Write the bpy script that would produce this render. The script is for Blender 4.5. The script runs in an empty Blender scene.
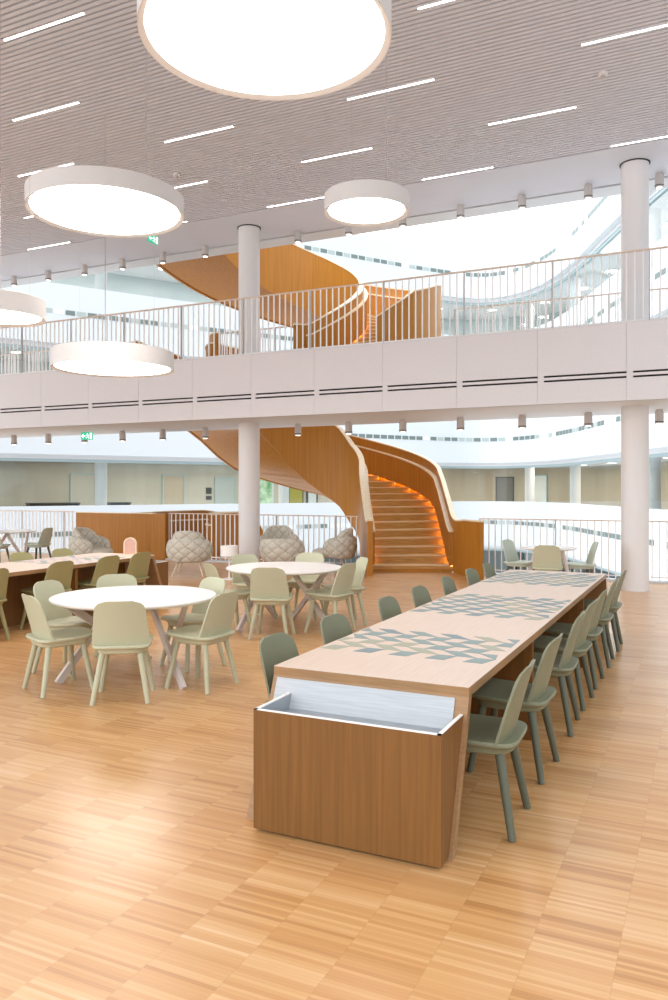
import bpy, bmesh, math, random
from mathutils import Vector, Matrix
random.seed(7)
C = bpy.context.scene.collection
scn = bpy.context.scene
R = math.radians

# ------------------------------------------------------------------ camera, world, exposure
CAM_H = 1.63
YAW = R(25.5)
cam_d = bpy.data.cameras.new('camera')
cam = bpy.data.objects.new('camera', cam_d)
C.objects.link(cam)
cam.location = (0, 0, CAM_H)
cam.rotation_euler = (R(90), 0, YAW)
cam_d.sensor_fit = 'HORIZONTAL'
cam_d.sensor_width = 36
cam_d.lens = 788 * 36 / 668
cam_d.shift_y = -12 / 668
cam_d.clip_start = 0.05
cam_d.clip_end = 200
scn.camera = cam

SKY_HORIZON, SKY_ZENITH, SKY_SIDE = 1.25, 3.2, 0.55
W = bpy.data.worlds.new('sky')
scn.world = W
W.use_nodes = True
wn = W.node_tree.nodes
bg = wn['Background']
bg.inputs['Color'].default_value = (0.93, 0.97, 1.0, 1)
bg.inputs['Strength'].default_value = 1.0
# overcast sky: zenith three times as bright as the horizon
_tc = wn.new('ShaderNodeTexCoord')
_sp = wn.new('ShaderNodeSeparateXYZ')
_mr = wn.new('ShaderNodeMapRange')
_mr.inputs['From Min'].default_value = 0.0
_mr.inputs['From Max'].default_value = 1.0
_mr.inputs['To Min'].default_value = SKY_HORIZON
_mr.inputs['To Max'].default_value = SKY_ZENITH
W.node_tree.links.new(_tc.outputs['Generated'], _sp.inputs[0])
W.node_tree.links.new(_sp.outputs['Z'], _mr.inputs['Value'])
# and brighter towards the side of the window front (left)
_az = wn.new('ShaderNodeMath')
_az.operation = 'MULTIPLY_ADD'
_az.inputs[1].default_value = -SKY_SIDE
_az.inputs[2].default_value = 1.0
_mu = wn.new('ShaderNodeMath')
_mu.operation = 'MULTIPLY'
W.node_tree.links.new(_sp.outputs['X'], _az.inputs[0])
W.node_tree.links.new(_az.outputs[0], _mu.inputs[0])
W.node_tree.links.new(_mr.outputs[0], _mu.inputs[1])
W.node_tree.links.new(_mu.outputs[0], bg.inputs['Strength'])
scn.view_settings.view_transform = 'Standard'
scn.view_settings.look = 'None'
scn.view_settings.exposure = 0.50
scn.view_settings.gamma = 1
scn.view_settings.use_curve_mapping = False
LAMP_EMIT = 7.0
LED_EMIT = 6.0
GLOW_EMIT = 11.0

FX, FY = -math.sin(YAW), math.cos(YAW)
RX, RY = math.cos(YAW), math.sin(YAW)


def LD(l, d):
    """plan point from lateral / depth measured from the viewpoint of the survey"""
    return (d * FX + l * RX, d * FY + l * RY)


# ------------------------------------------------------------------ materials
def lin(h):
    h = h.lstrip('#')
    v = [int(h[i:i + 2], 16) / 255 for i in (0, 2, 4)]
    return tuple((c / 12.92 if c <= 0.04045 else ((c + 0.055) / 1.055) ** 2.4) for c in v) + (1,)


def mat(name, col, rough=0.5, metal=0.0, spec=0.5, emit=None, es=0.0, coat=0.0):
    m = bpy.data.materials.new(name)
    m.use_nodes = True
    b = m.node_tree.nodes['Principled BSDF']
    b.inputs['Base Color'].default_value = lin(col)
    b.inputs['Roughness'].default_value = rough
    b.inputs['Metallic'].default_value = metal
    b.inputs['Specular IOR Level'].default_value = spec
    if coat:
        b.inputs['Coat Weight'].default_value = coat
        b.inputs['Coat Roughness'].default_value = 0.15
    if emit:
        b.inputs['Emission Color'].default_value = lin(emit)
        b.inputs['Emission Strength'].default_value = es
    return m


def noise_mat(name, c1, c2, scale=(1, 1, 1), nscale=5.0, detail=4, rough=0.5, spec=0.4, bump=0.0, lo=0.35, hi=0.65):
    m = mat(name, c1, rough, spec=spec)
    nt = m.node_tree
    n = nt.nodes
    b = n['Principled BSDF']
    tc = n.new('ShaderNodeTexCoord')
    mp = n.new('ShaderNodeMapping')
    mp.inputs['Scale'].default_value = scale
    ns = n.new('ShaderNodeTexNoise')
    ns.inputs['Scale'].default_value = nscale
    ns.inputs['Detail'].default_value = detail
    cr = n.new('ShaderNodeValToRGB')
    cr.color_ramp.elements[0].position = lo
    cr.color_ramp.elements[1].position = hi
    cr.color_ramp.elements[0].color = lin(c1)
    cr.color_ramp.elements[1].color = lin(c2)
    nt.links.new(tc.outputs['Object'], mp.inputs['Vector'])
    nt.links.new(mp.outputs['Vector'], ns.inputs['Vector'])
    nt.links.new(ns.outputs['Fac'], cr.inputs['Fac'])
    nt.links.new(cr.outputs['Color'], b.inputs['Base Color'])
    if bump:
        bp = n.new('ShaderNodeBump')
        bp.inputs['Strength'].default_value = bump
        bp.inputs['Distance'].default_value = 0.01
        nt.links.new(ns.outputs['Fac'], bp.inputs['Height'])
        nt.links.new(bp.outputs['Normal'], b.inputs['Normal'])
    return m


def floor_mat():
    m = mat('industrial_parquet', '#d9a871', 0.33, spec=0.35)
    nt = m.node_tree
    n = nt.nodes
    L = nt.links.new
    b = n['Principled BSDF']
    tc = n.new('ShaderNodeTexCoord')
    sx = n.new('ShaderNodeSeparateXYZ')
    L(tc.outputs['Object'], sx.inputs[0])

    def math_(op, a, v=None):
        k = n.new('ShaderNodeMath')
        k.operation = op
        if hasattr(a, 'links'):
            L(a, k.inputs[0])
        else:
            k.inputs[0].default_value = a
        if v is not None:
            if hasattr(v, 'links'):
                L(v, k.inputs[1])
            else:
                k.inputs[1].default_value = v
        return k.outputs[0]
    CW, SW = 0.29, 0.0185
    colx = math_('DIVIDE', sx.outputs['X'], CW)
    ci = math_('FLOOR', colx)
    cf = math_('FRACT', colx)
    wn0 = n.new('ShaderNodeTexWhiteNoise')
    wn0.noise_dimensions = '1D'
    L(ci, wn0.inputs['W'])
    off = math_('MULTIPLY', wn0.outputs['Value'], 0.3)
    yy = math_('ADD', sx.outputs['Y'], off)
    sy = math_('DIVIDE', yy, SW)
    si = math_('FLOOR', sy)
    sf = math_('FRACT', sy)
    cmb = n.new('ShaderNodeCombineXYZ')
    L(ci, cmb.inputs[0])
    L(si, cmb.inputs[1])
    wn1 = n.new('ShaderNodeTexWhiteNoise')
    wn1.noise_dimensions = '2D'
    L(cmb.outputs[0], wn1.inputs['Vector'])
    # blocks of about a dozen strips share a tone
    bi = math_('FLOOR', math_('DIVIDE', yy, 0.155))
    cmb2 = n.new('ShaderNodeCombineXYZ')
    L(ci, cmb2.inputs[0])
    L(bi, cmb2.inputs[1])
    wn2 = n.new('ShaderNodeTexWhiteNoise')
    wn2.noise_dimensions = '2D'
    L(cmb2.outputs[0], wn2.inputs['Vector'])
    mp = n.new('ShaderNodeMapping')
    mp.inputs['Scale'].default_value = (4, 90, 1)
    L(tc.outputs['Object'], mp.inputs['Vector'])
    ns = n.new('ShaderNodeTexNoise')
    ns.inputs['Scale'].default_value = 1.0
    ns.inputs['Detail'].default_value = 3
    L(mp.outputs[0], ns.inputs['Vector'])
    v = math_('ADD', math_('MULTIPLY', wn1.outputs['Value'], 0.46),
              math_('ADD', math_('MULTIPLY', wn2.outputs['Value'], 0.26), math_('MULTIPLY', ns.outputs['Fac'], 0.24)))
    cr = n.new('ShaderNodeValToRGB')
    e = cr.color_ramp.elements
    e[0].position = 0.08
    e[0].color = lin('#ad7a48')
    e[1].position = 0.95
    e[1].color = lin('#e6c79f')
    for p, c in ((0.3, '#c6925c'), (0.55, '#cf9f6a'), (0.78, '#d8ad7d')):
        k = e.new(p)
        k.color = lin(c)
    L(v, cr.inputs['Fac'])
    # fine joints
    j1 = math_('LESS_THAN', cf, 0.006)
    j2 = math_('LESS_THAN', sf, 0.05)
    jj = math_('MULTIPLY', math_('MAXIMUM', j1, j2), 0.28)
    mx = n.new('ShaderNodeMixRGB')
    L(jj, mx.inputs['Fac'])
    L(cr.outputs['Color'], mx.inputs['Color1'])
    mx.inputs['Color2'].default_value = lin('#6f4622')
    L(mx.outputs[0], b.inputs['Base Color'])
    rr = math_('ADD', math_('MULTIPLY', ns.outputs['Fac'], 0.12), 0.30)
    L(rr, b.inputs['Roughness'])
    return m


def glass_mat(name, tint='#f1f5f5', refl=0.03):
    m = bpy.data.materials.new(name)
    m.use_nodes = True
    nt = m.node_tree
    n = nt.nodes
    n.clear()
    out = n.new('ShaderNodeOutputMaterial')
    mx = n.new('ShaderNodeMixShader')
    tr = n.new('ShaderNodeBsdfTransparent')
    tr.inputs[0].default_value = lin(tint)
    gl = n.new('ShaderNodeBsdfGlossy')
    gl.inputs['Roughness'].default_value = 0.03
    lw = n.new('ShaderNodeLayerWeight')
    lw.inputs['Blend'].default_value = 0.5
    pw = n.new('ShaderNodeMath')
    pw.operation = 'POWER'
    pw.inputs[1].default_value = 4.0
    ma = n.new('ShaderNodeMath')
    ma.operation = 'MULTIPLY_ADD'
    ma.inputs[1].default_value = 0.6
    ma.inputs[2].default_value = refl
    nt.links.new(lw.outputs['Facing'], pw.inputs[0])
    nt.links.new(pw.outputs[0], ma.inputs[0])
    nt.links.new(ma.outputs[0], mx.inputs[0])
    nt.links.new(tr.outputs[0], mx.inputs[1])
    nt.links.new(gl.outputs[0], mx.inputs[2])
    nt.links.new(mx.outputs[0], out.inputs[0])
    return m


M = {}
M['floor'] = floor_mat()
_fb = M['floor'].node_tree.nodes['Principled BSDF']
_fb.inputs['Coat Weight'].default_value = 0.5
_fb.inputs['Coat Roughness'].default_value = 0.22
M['white'] = mat('white_paint', '#eeeceb', 0.6)
M['band'] = mat('white_plaster', '#cfd4d9', 0.7)
M['fascia'] = noise_mat('fascia_panel', '#dad6d8', '#dedadc', (1, 1, 1), 40, 2, 0.6)
M['soffit'] = mat('soffit_white', '#d8d9db', 0.7)
M['column'] = mat('column_white', '#e4e1e1', 0.55)
M['slat'] = mat('ceiling_slat', '#d3d2d8', 0.7)
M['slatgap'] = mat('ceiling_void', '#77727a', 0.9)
M['black'] = mat('black_gap', '#1e1e1f', 0.7)
M['steel'] = mat('brushed_metal', '#b9bfc4', 0.38, 0.85)
M['steelsheet'] = noise_mat('pale_metal_sheet', '#aeb2b7', '#babec3', (2, 2, 60), 3, 2, 0.4, 0.6)
M['grey'] = mat('grey_paint', '#b9b4b2', 0.5)
M['lampwhite'] = mat('lamp_body', '#e0dddc', 0.5)
M['lamp'] = mat('lamp_diffuser', '#ffffff', 0.5, emit='#fffaf4', es=LAMP_EMIT)
M['led'] = mat('led_diffuser', '#ffffff', 0.5, emit='#fffcf8', es=LED_EMIT)
M['spotglow'] = mat('spot_lens', '#ffffff', 0.4, emit='#fff0dc', es=4.0)
M['glow'] = mat('amber_led', '#ffb050', 0.5, emit='#ffbf62', es=GLOW_EMIT)
M['stairwood'] = noise_mat('stair_veneer', '#a56a1f', '#b4792c', (14, 14, 0.5), 1.6, 5, 0.42, 0.35, lo=0.3, hi=0.7)
M['stairpale'] = noise_mat('stair_pale_edge', '#e2cfae', '#ead9bc', (6, 6, 6), 3, 3, 0.5)
M['tread'] = noise_mat('tread_wood', '#a8783f', '#cfa05e', (3, 3, 70), 1.2, 4, 0.42, 0.35, lo=0.3, hi=0.7)
M['nosing'] = mat('tread_nosing', '#dcc096', 0.45)
M['tablewood'] = noise_mat('table_top_wood', '#d2bcac', '#dac6b7', (40, 2, 40), 1.5, 5, 0.38, 0.4, lo=0.3, hi=0.7)
M['tableside'] = noise_mat('table_veneer', '#724d25', '#83592c', (30, 30, 0.8), 2.2, 5, 0.42, 0.35, lo=0.3, hi=0.7)
M['tabledge'] = noise_mat('table_edge', '#987450', '#a57f58', (3, 3, 30), 2.0, 4, 0.42)
M['tile_teal'] = mat('inlay_grey_green', '#7e9190', 0.45)
M['tile_dark'] = mat('inlay_slate', '#74878c', 0.45)
M['tile_olive'] = mat('inlay_olive', '#a0a18d', 0.45)
M['tile_lilac'] = mat('inlay_pale_mauve', '#b9aeb0', 0.45)
M['tile_pink'] = mat('inlay_pale_pink', '#d0bdb4', 0.45)
M['chair_pale'] = mat('chair_pale_sage', '#c0bfa3', 0.45, spec=0.4)
M['chair_sage'] = mat('chair_grey_green', '#7d7f67', 0.45, spec=0.4)
M['chair_olive'] = mat('chair_olive', '#9a9468', 0.45, spec=0.4)
M['leg_sage'] = mat('leg_grey_green', '#5f6354', 0.45, spec=0.4)
M['chair_mint'] = mat('chair_grey_mint', '#c0cabc', 0.45, spec=0.4)
M['tabletop_white'] = mat('white_laminate', '#f1eeec', 0.35)
M['tableleg_white'] = mat('white_leg_paint', '#dcd3cf', 0.45)
M['quilt'] = noise_mat('quilted_fabric', '#c3beb1', '#d2cdc1', (1, 1, 1), 60, 3, 0.9, 0.1)
M['pinkpanel'] = noise_mat('pink_mesh', '#c89f90', '#d4ac9d', (1, 1, 1), 150, 2, 0.8)
M['intwall'] = noise_mat('interior_wall', '#b2a795', '#bcb2a1', (1, 1, 0.2), 1.2, 2, 0.8)
M['intgrey'] = noise_mat('interior_wall_grey', '#b3b0a5', '#bcb9af', (1, 1, 0.2), 1.2, 2, 0.8)
M['intblue'] = mat('interior_blue_grey', '#c0c9cb', 0.8)
M['intfloor'] = mat('interior_floor', '#8f8a82', 0.6)
M['dark'] = mat('dark_furniture', '#3c4245', 0.6)
M['slotdark'] = mat('slot_dark', '#6d7a77', 0.5)
M['slotgrey'] = mat('slot_grey', '#a9b3b2', 0.5)
M['slotpale'] = mat('slot_pale', '#dfe5e4', 0.5)
M['door'] = mat('dark_door', '#6c6a63', 0.6)
M['greenpanel'] = mat('yellow_green_panel', '#9b9640', 0.6)
M['foliage'] = noise_mat('garden_view', '#5d9b6a', '#cfe6d2', (1, 1, 1), 2.5, 5, 0.8)
M['sign'] = mat('sign_green', '#22b58e', 0.5, emit='#1fb48c', es=0.55)
M['signwhite'] = mat('sign_white', '#ffffff', 0.5, emit='#ffffff', es=0.8)
M['spotbody'] = mat('spot_body', '#c6bfbb', 0.5)
M['seam'] = mat('quilt_seam', '#a9a396', 0.9)
M['rail'] = mat('rail_pale_wood', '#d9c4b4', 0.45)
M['baluster'] = mat('baluster_white', '#f3f0ee', 0.5)
M['glass'] = glass_mat('glazing_glass')
M['dglass'] = mat('blue_grey_frame', '#a5b7bb', 0.4)


# ------------------------------------------------------------------ mesh builder
class MB:
    def __init__(s):
        s.v = []
        s.f = []
        s.m = []
        s.mats = []
        s.cur = 0
        s.smooth = []
        s.sm = False

    def use(s, m):
        if m not in s.mats:
            s.mats.append(m)
        s.cur = s.mats.index(m)
        return s

    def face(s, idx):
        s.f.append(tuple(idx))
        s.m.append(s.cur)
        s.smooth.append(s.sm)

    def add(s, pts):
        b = len(s.v)
        s.v.extend([tuple(p) for p in pts])
        return b

    def hexa(s, p):
        b = s.add(p)   # 0-3 bottom ccw, 4-7 top ccw
        for q in ((3, 2, 1, 0), (4, 5, 6, 7), (0, 1, 5, 4), (1, 2, 6, 5), (2, 3, 7, 6), (3, 0, 4, 7)):
            s.face([b + i for i in q])
        return s

    def box(s, x0, y0, z0, x1, y1, z1):
        return s.hexa([(x0, y0, z0), (x1, y0, z0), (x1, y1, z0), (x0, y1, z0),
                       (x0, y0, z1), (x1, y0, z1), (x1, y1, z1), (x0, y1, z1)])

    def prism(s, poly, z0, z1):
        n = len(poly)
        b = s.add([(p[0], p[1], z0) for p in poly] + [(p[0], p[1], z1) for p in poly])
        s.face([b + i for i in range(n)][::-1])
        s.face([b + n + i for i in range(n)])
        for i in range(n):
            j = (i + 1) % n
            s.face([b + i, b + j, b + n + j, b + n + i])
        return s

    def loft(s, rings, closed=True, caps=True):
        n = len(rings[0])
        b = s.add([p for r in rings for p in r])
        for k in range(len(rings) - 1):
            for i in range(n if closed else n - 1):
                j = (i + 1) % n
                s.face([b + k * n + i, b + k * n + j, b + (k + 1) * n + j, b + (k + 1) * n + i])
        if caps and closed:
            s.face([b + i for i in range(n)][::-1])
            e = b + (len(rings) - 1) * n
            s.face([e + i for i in range(n)])
        return s

    def rod(s, p0, p1, r0, r1=None, n=12):
        r1 = r0 if r1 is None else r1
        p0 = Vector(p0)
        p1 = Vector(p1)
        d = (p1 - p0).normalized()
        a = Vector((1, 0, 0)) if abs(d.x) < 0.8 else Vector((0, 1, 0))
        u = d.cross(a).normalized()
        w = d.cross(u)
        rings = []
        for p, r in ((p0, r0), (p1, r1)):
            rings.append([tuple(p + u * (r * math.cos(2 * math.pi * i / n)) + w * (r * math.sin(2 * math.pi * i / n))) for i in range(n)])
        o = s.sm
        s.sm = True
        s.loft(rings)
        s.sm = o
        return s

    def bar(s, p0, p1, w, h, up=(0, 0, 1)):
        """rectangular bar; w across, h along up"""
        p0 = Vector(p0)
        p1 = Vector(p1)
        d = (p1 - p0).normalized()
        side = d.cross(Vector(up)).normalized()
        u = side.cross(d).normalized()
        rings = []
        for p in (p0, p1):
            rings.append([tuple(p + side * (a * w / 2) + u * (b_ * h / 2)) for a, b_ in ((-1, -1), (1, -1), (1, 1), (-1, 1))])
        return s.loft(rings)

    def disc(s, c, prof, n=64):
        """lathe: prof list of (r,z)"""
        o = s.sm
        s.sm = True
        rings = [[(c[0] + r * math.cos(2 * math.pi * i / n), c[1] + r * math.sin(2 * math.pi * i / n), c[2] + z) for i in range(n)] for r, z in prof]
        s.loft(rings)
        s.sm = o
        return s

    def build(s, name, material=None, parent=None, bevel=0.0, sub=0):
        me = bpy.data.meshes.new(name)
        me.from_pydata(s.v, [], s.f)
        ml = s.mats if s.mats else [material]
        for m in ml:
            me.materials.append(M[m])
        if s.mats:
            me.polygons.foreach_set('material_index', s.m)
        me.polygons.foreach_set('use_smooth', s.smooth)
        bm = bmesh.new()
        bm.from_mesh(me)
        bmesh.ops.recalc_face_normals(bm, faces=bm.faces)
        if bevel:
            eds = [e for e in bm.edges if len(e.link_faces) == 2 and e.calc_face_angle(0) > 0.6]
            bmesh.ops.bevel(bm, geom=eds, offset=bevel, segments=2, affect='EDGES', profile=0.6)
        bm.to_mesh(me)
        bm.free()
        me.update()
        if any(s.smooth):
            try:
                me.set_sharp_from_angle(angle=R(40))
            except Exception:
                pass
        o = bpy.data.objects.new(name, me)
        C.objects.link(o)
        if parent:
            o.parent = parent
        if sub:
            md = o.modifiers.new('sub', 'SUBSURF')
            md.levels = sub
            md.render_levels = sub
        return o


def tag(o, label, cat, group=None):
    o['label'] = label
    o['category'] = cat
    if group:
        o['group'] = group
    return o


def struct(o):
    o['kind'] = 'structure'
    return o


def empty(name, loc=(0, 0, 0), rz=0.0, label=None, cat=None, group=None):
    o = bpy.data.objects.new(name, None)
    o.empty_display_size = 0.1
    C.objects.link(o)
    o.location = loc
    o.rotation_euler = (0, 0, rz)
    if label:
        tag(o, label, cat, group)
    return o


def dup(root, loc, rz, label, group=None):
    c = root.copy()
    C.objects.link(c)
    c.location = loc
    c.rotation_euler = (0, 0, rz)
    c['label'] = label
    if group:
        c['group'] = group
    for ch in list(root.children):
        k = ch.copy()
        C.objects.link(k)
        k.parent = c
        for g in list(ch.children):
            q = g.copy()
            C.objects.link(q)
            q.parent = k
    return c


ORD = ['first', 'second', 'third', 'fourth', 'fifth', 'sixth', 'seventh', 'eighth', 'ninth', 'tenth', 'eleventh',
       'twelfth', 'thirteenth', 'fourteenth']

# ================================================================== STRUCTURE
EDGE = 14.7        # edge of the floors towards the atrium
XL, XR = -21.0, 3.0
ZC = 6.80          # upper ceiling
ZM = 4.05          # mezzanine floor
ZS = 2.92          # soffit under the mezzanine
YF = 12.35         # front of the mezzanine

struct(MB().box(XL, -3.0, -0.42, XR, EDGE, 0.0).build('floor', 'floor'))
# bright curb where the floor stops
b = MB()
for x0, x1 in ((XL, -13.95), (-11.15, -6.40), (-3.95, XR)):
    b.box(x0, EDGE - 0.20, 0.0, x1, EDGE, 0.035)
struct(b.build('trim_1', 'band'))
# white fascia of the floor slab, seen from across the atrium
struct(MB().box(XL, EDGE, -1.3, XR, EDGE + 0.06, 0.03).build('trim_2', 'band'))

# slatted ceiling
b = MB().use('slat')
PIT = 0.081
y = -3.0
while y < 12.62:
    b.box(XL, y, ZC, XR, y + 0.050, ZC + 0.05)
    y += PIT
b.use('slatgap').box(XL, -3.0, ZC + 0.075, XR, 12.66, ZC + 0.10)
b.use('slat').box(XL, 12.66, ZC + 0.0, XR, 14.16, ZC + 0.10)
b.use('black').box(XL, 14.16, ZC + 0.05, XR, 14.24, ZC + 0.10)
b.use('soffit').box(XL, 14.24, ZC, XR, EDGE, ZC + 0.10)
b.use('band').box(XL, -3.0, ZC + 0.10, XR, EDGE, 8.05)
struct(b.build('ceiling'))

# mezzanine slab and its fascia
b = MB().use('soffit').box(XL, YF + 0.05, ZS, XR, EDGE, ZM)
struct(b.build('floor_mezzanine'))
b = MB().use('fascia')
joints = [XL] + [-19.2 + 1.292 * i for i in range(17)] + [XR]
for i in range(len(joints) - 1):
    x0, x1 = joints[i] + 0.002, joints[i + 1] - 0.002
    b.box(x0, YF, ZS, x1, YF + 0.05, 3.255)
    b.box(x0, YF, 3.285, x1, YF + 0.05, 3.325)
    b.box(x0, YF, 3.355, x1, YF + 0.05, ZM + 0.03)
    b.box(x0, YF + 0.004, 3.255, x0 + 0.09, YF + 0.05, 3.355)
b.use('band').box(XL, YF + 0.012, ZS, XR, YF + 0.049, 3.254)
b.box(XL, YF + 0.012, 3.356, XR, YF + 0.049, ZM + 0.03)
b.use('black').box(XL, YF + 0.03, 3.254, XR, YF + 0.049, 3.356)
struct(b.build('trim_3'))

# foreground columns
for i, x in enumerate((-1.08, -8.27)):
    for k, (z0, z1) in enumerate(((0.0, ZS), (ZM, ZC))):
        b = MB().use('column').disc((x, 13.42, 0), [(0.21, z0), (0.21, z1)], 48)
        if k:
            b.use('black').disc((x, 13.42, 0), [(0.232, z1 - 0.014), (0.232, z1)], 48)
            b.use('column').disc((x, 13.42, 0), [(0.213, z1 - 0.05), (0.213, z1 - 0.001)], 48)
        struct(b.build('column'))

# ------------------------------------------------------------------ opposite side of the atrium
ctrl = [(-24, 21.1), (-17, 25.5), (-12.1, 28.6), (-7.5, 31.7), (-2.5, 34.8), (1.5, 37.3), (5.0, 39.3), (7.4, 40.2),
        (9.0, 39.3), (9.95, 36.8), (10.2, 33.5), (10.15, 30.5), (10.12, 27.8), (10.15, 24), (10.3, 20), (10.5, 15.5), (10.7, 9.0)]


def catmull(P, n=6):
    out = []
    for i in range(len(P) - 1):
        p0 = Vector(P[max(i - 1, 0)])
        p1 = Vector(P[i])
        p2 = Vector(P[i + 1])
        p3 = Vector(P[min(i + 2, len(P) - 1)])
        for k in range(n):
            t = k / n
            out.append(0.5 * (2 * p1 + (p2 - p0) * t + (2 * p0 - 5 * p1 + 4 * p2 - p3) * t * t + (3 * p1 - p0 - 3 * p2 + p3) * t ** 3))
    out.append(Vector(P[-1]))
    return out


FAC = [Vector(LD(*p)) for p in catmull(ctrl)]


def offset(path, d):
    """offset to the left-hand side of travel for d>0"""
    out = []
    for i, p in enumerate(path):
        a = path[max(i - 1, 0)]
        c = path[min(i + 1, len(path) - 1)]
        t = (c - a).normalized()
        out.append(p + Vector((-t.y, t.x)) * d)
    return out


FIN = offset(FAC, 0.25)
FGL = offset(FAC, 0.35)
FBK = [Vector(LD(p[0], p[1])) for p in catmull([(-26, 24.6), (-19, 28.9), (-14, 32.1), (-9.4, 35.2), (-4.5, 38.3), (-0.5, 40.8), (3, 43), (8, 44.6),
       (12.2, 42.5), (13.7, 38.0), (13.9, 34), (13.9, 30.5), (13.9, 27.8), (13.9, 24), (14, 20), (14.2, 15.5), (14.4, 9.0)])]
FL = 4.2


def ribbon(b, A, B, z0, z1):
    """solid between two plan curves"""
    rings = [[(a.x, a.y, z0), (c.x, c.y, z0), (c.x, c.y, z1), (a.x, a.y, z1)] for a, c in zip(A, B)]
    b.sm = False
    b.loft(rings)


def resample(path, step):
    out = []
    acc = 0
    for i in range(len(path) - 1):
        a, c = path[i], path[i + 1]
        L_ = (c - a).length
        t = acc
        while t < L_:
            out.append(a + (c - a) * (t / L_))
            t += step
        acc = t - L_
    return out


for k in range(-1, 4):
    z0 = 2.9 - FL + FL * k       # underside of the white band
    z1 = 0.95 + FL * k           # parapet top of this storey
    b = MB().use('band')
    ribbon(b, FAC, FIN, z0, z1)
    b.use('soffit')
    ribbon(b, FIN, FBK, z0 - 0.16, z1 - 1.0)
    struct(b.build('wall_back'))
for k in range(-1, 3):
    z0 = 0.95 + FL * k - 1.0
    z1 = 2.9 + FL * k
    b = MB().use({-1: 'intblue', 0: 'intwall', 1: 'intblue', 2: 'intblue'}[k])
    n = len(FBK)
    for i in range(n - 1):
        b.use('intgrey' if (k == 0 and i < n * 0.36) else ({-1: 'intblue', 0: 'intwall', 1: 'intblue', 2: 'intblue'}[k]))
        a, c = FBK[i], FBK[i + 1]
        nn = Vector((-(c - a).y, (c - a).x)).normalized() * 0.15
        b.hexa([(a.x, a.y, z0), (c.x, c.y, z0), (c.x + nn.x, c.y + nn.y, z0), (a.x + nn.x, a.y + nn.y, z0),
                (a.x, a.y, z1), (c.x, c.y, z1), (c.x + nn.x, c.y + nn.y, z1), (a.x + nn.x, a.y + nn.y, z1)])
    struct(b.build('wall_interior'))
    b = MB().use('glass')
    ribbon(b, FGL, offset(FAC, 0.365), 0.95 + FL * k, z1 + 0.02)
    struct(b.build('window_%d' % (k + 2)))
    # thin frame under the band
    b = MB().use('dglass')
    ribbon(b, offset(FAC, 0.30), offset(FAC, 0.42), z1 - 0.27, z1 + 0.02)
    struct(b.build('trim_%d' % (k + 5)))
# band slots: a line of dark and pale ventilation slots
n_tr = 9
for k in range(-1, 4):
    zc = -0.11 + FL * (k + 0)
    pts = resample(offset(FAC, -0.012), 0.42)
    b = MB()
    for i in range(len(pts) - 1):
        a, c = pts[i], pts[i + 1]
        b.use(random.choice(['slotdark', 'slotdark', 'slotgrey', 'slotdark', 'slotpale']))
        q = a + (c - a) * 0.84
        nn = Vector((-(c - a).y, (c - a).x)).normalized() * 0.02
        b.hexa([(a.x, a.y, zc - 0.09), (q.x, q.y, zc - 0.09), (q.x + nn.x, q.y + nn.y, zc - 0.09), (a.x + nn.x, a.y + nn.y, zc - 0.09),
                (a.x, a.y, zc + 0.09), (q.x, q.y, zc + 0.09), (q.x + nn.x, q.y + nn.y, zc + 0.09), (a.x + nn.x, a.y + nn.y, zc + 0.09)])
    struct(b.build('trim_%d' % n_tr))
    n_tr += 1
# ------------------------------------------------------------------ far columns behind the glass
for (l, d) in ((-9.35, 31.6), (-2.3, 36.0), (10.1, 40.7), (10.9, 35.6), (10.95, 27.0), (-16.5, 27.2)):
    x, y = LD(l, d)
    b = MB().use('column').disc((x, y, 0), [(0.24, -3.4), (0.24, 11.4)], 24)
    struct(b.build('column'))

# ================================================================== SPIRAL STAIRCASES
SC = (-1.1, 18.4)      # centre of the helix (lateral, depth)
RI, RO = 1.8, 3.5


def interp(tab, t):
    if t <= tab[0][0]:
        return tab[0][1]
    for (a, va), (c, vc) in zip(tab, tab[1:]):
        if t <= c:
            return va + (vc - va) * (t - a) / (c - a)
    return tab[-1][1]


def arc(r, tab, t0, t1, step=4):
    out = []
    n = max(2, int(abs(t1 - t0) / step))
    for i in range(n + 1):
        t = t0 + (t1 - t0) * i / n
        out.append((SC[0] + r * math.cos(R(t)), SC[1] + r * math.sin(R(t)), interp(tab, t)))
    return out


def smooth3(P, n=4):
    V = [Vector(p) for p in P]
    out = []
    for i in range(len(V) - 1):
        p0, p1, p2, p3 = V[max(i - 1, 0)], V[i], V[i + 1], V[min(i + 2, len(V) - 1)]
        for k in range(n):
            t = k / n
            out.append(tuple(0.5 * (2 * p1 + (p2 - p0) * t + (2 * p0 - 5 * p1 + 4 * p2 - p3) * t * t + (3 * p1 - p0 - 3 * p2 + p3) * t ** 3)))
    out.append(tuple(V[-1]))
    return out


def towld(path):
    out = []
    for l, d, z in path:
        x, y = LD(l, d)
        out.append(Vector((x, y, z)))
    return out


def off3(path, w):
    """shift in plan to the left of travel"""
    out = []
    for i, p in enumerate(path):
        t = path[min(i + 1, len(path) - 1)] - path[max(i - 1, 0)]
        t = Vector((t.x, t.y, 0)).normalized()
        out.append(p + Vector((-t.y, t.x, 0)) * w)
    return out


def wall_strip(b, A, B, lo, hi, floor_z=None):
    rings = []
    for a, c in zip(A, B):
        z0, z1 = a.z + lo, a.z + hi
        if floor_z is not None:
            z0 = max(z0, floor_z)
        rings.append([(a.x, a.y, z0), (c.x, c.y, z0), (c.x, c.y, z1), (a.x, a.y, z1)])
    b.loft(rings)
    return b


def at_z(path, z):
    for a, c in zip(path, path[1:]):
        if a.z <= z <= c.z and c.z > a.z:
            return a + (c - a) * ((z - a.z) / (c.z - a.z))
    return path[0].copy() if z < path[0].z else path[-1].copy()


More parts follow.
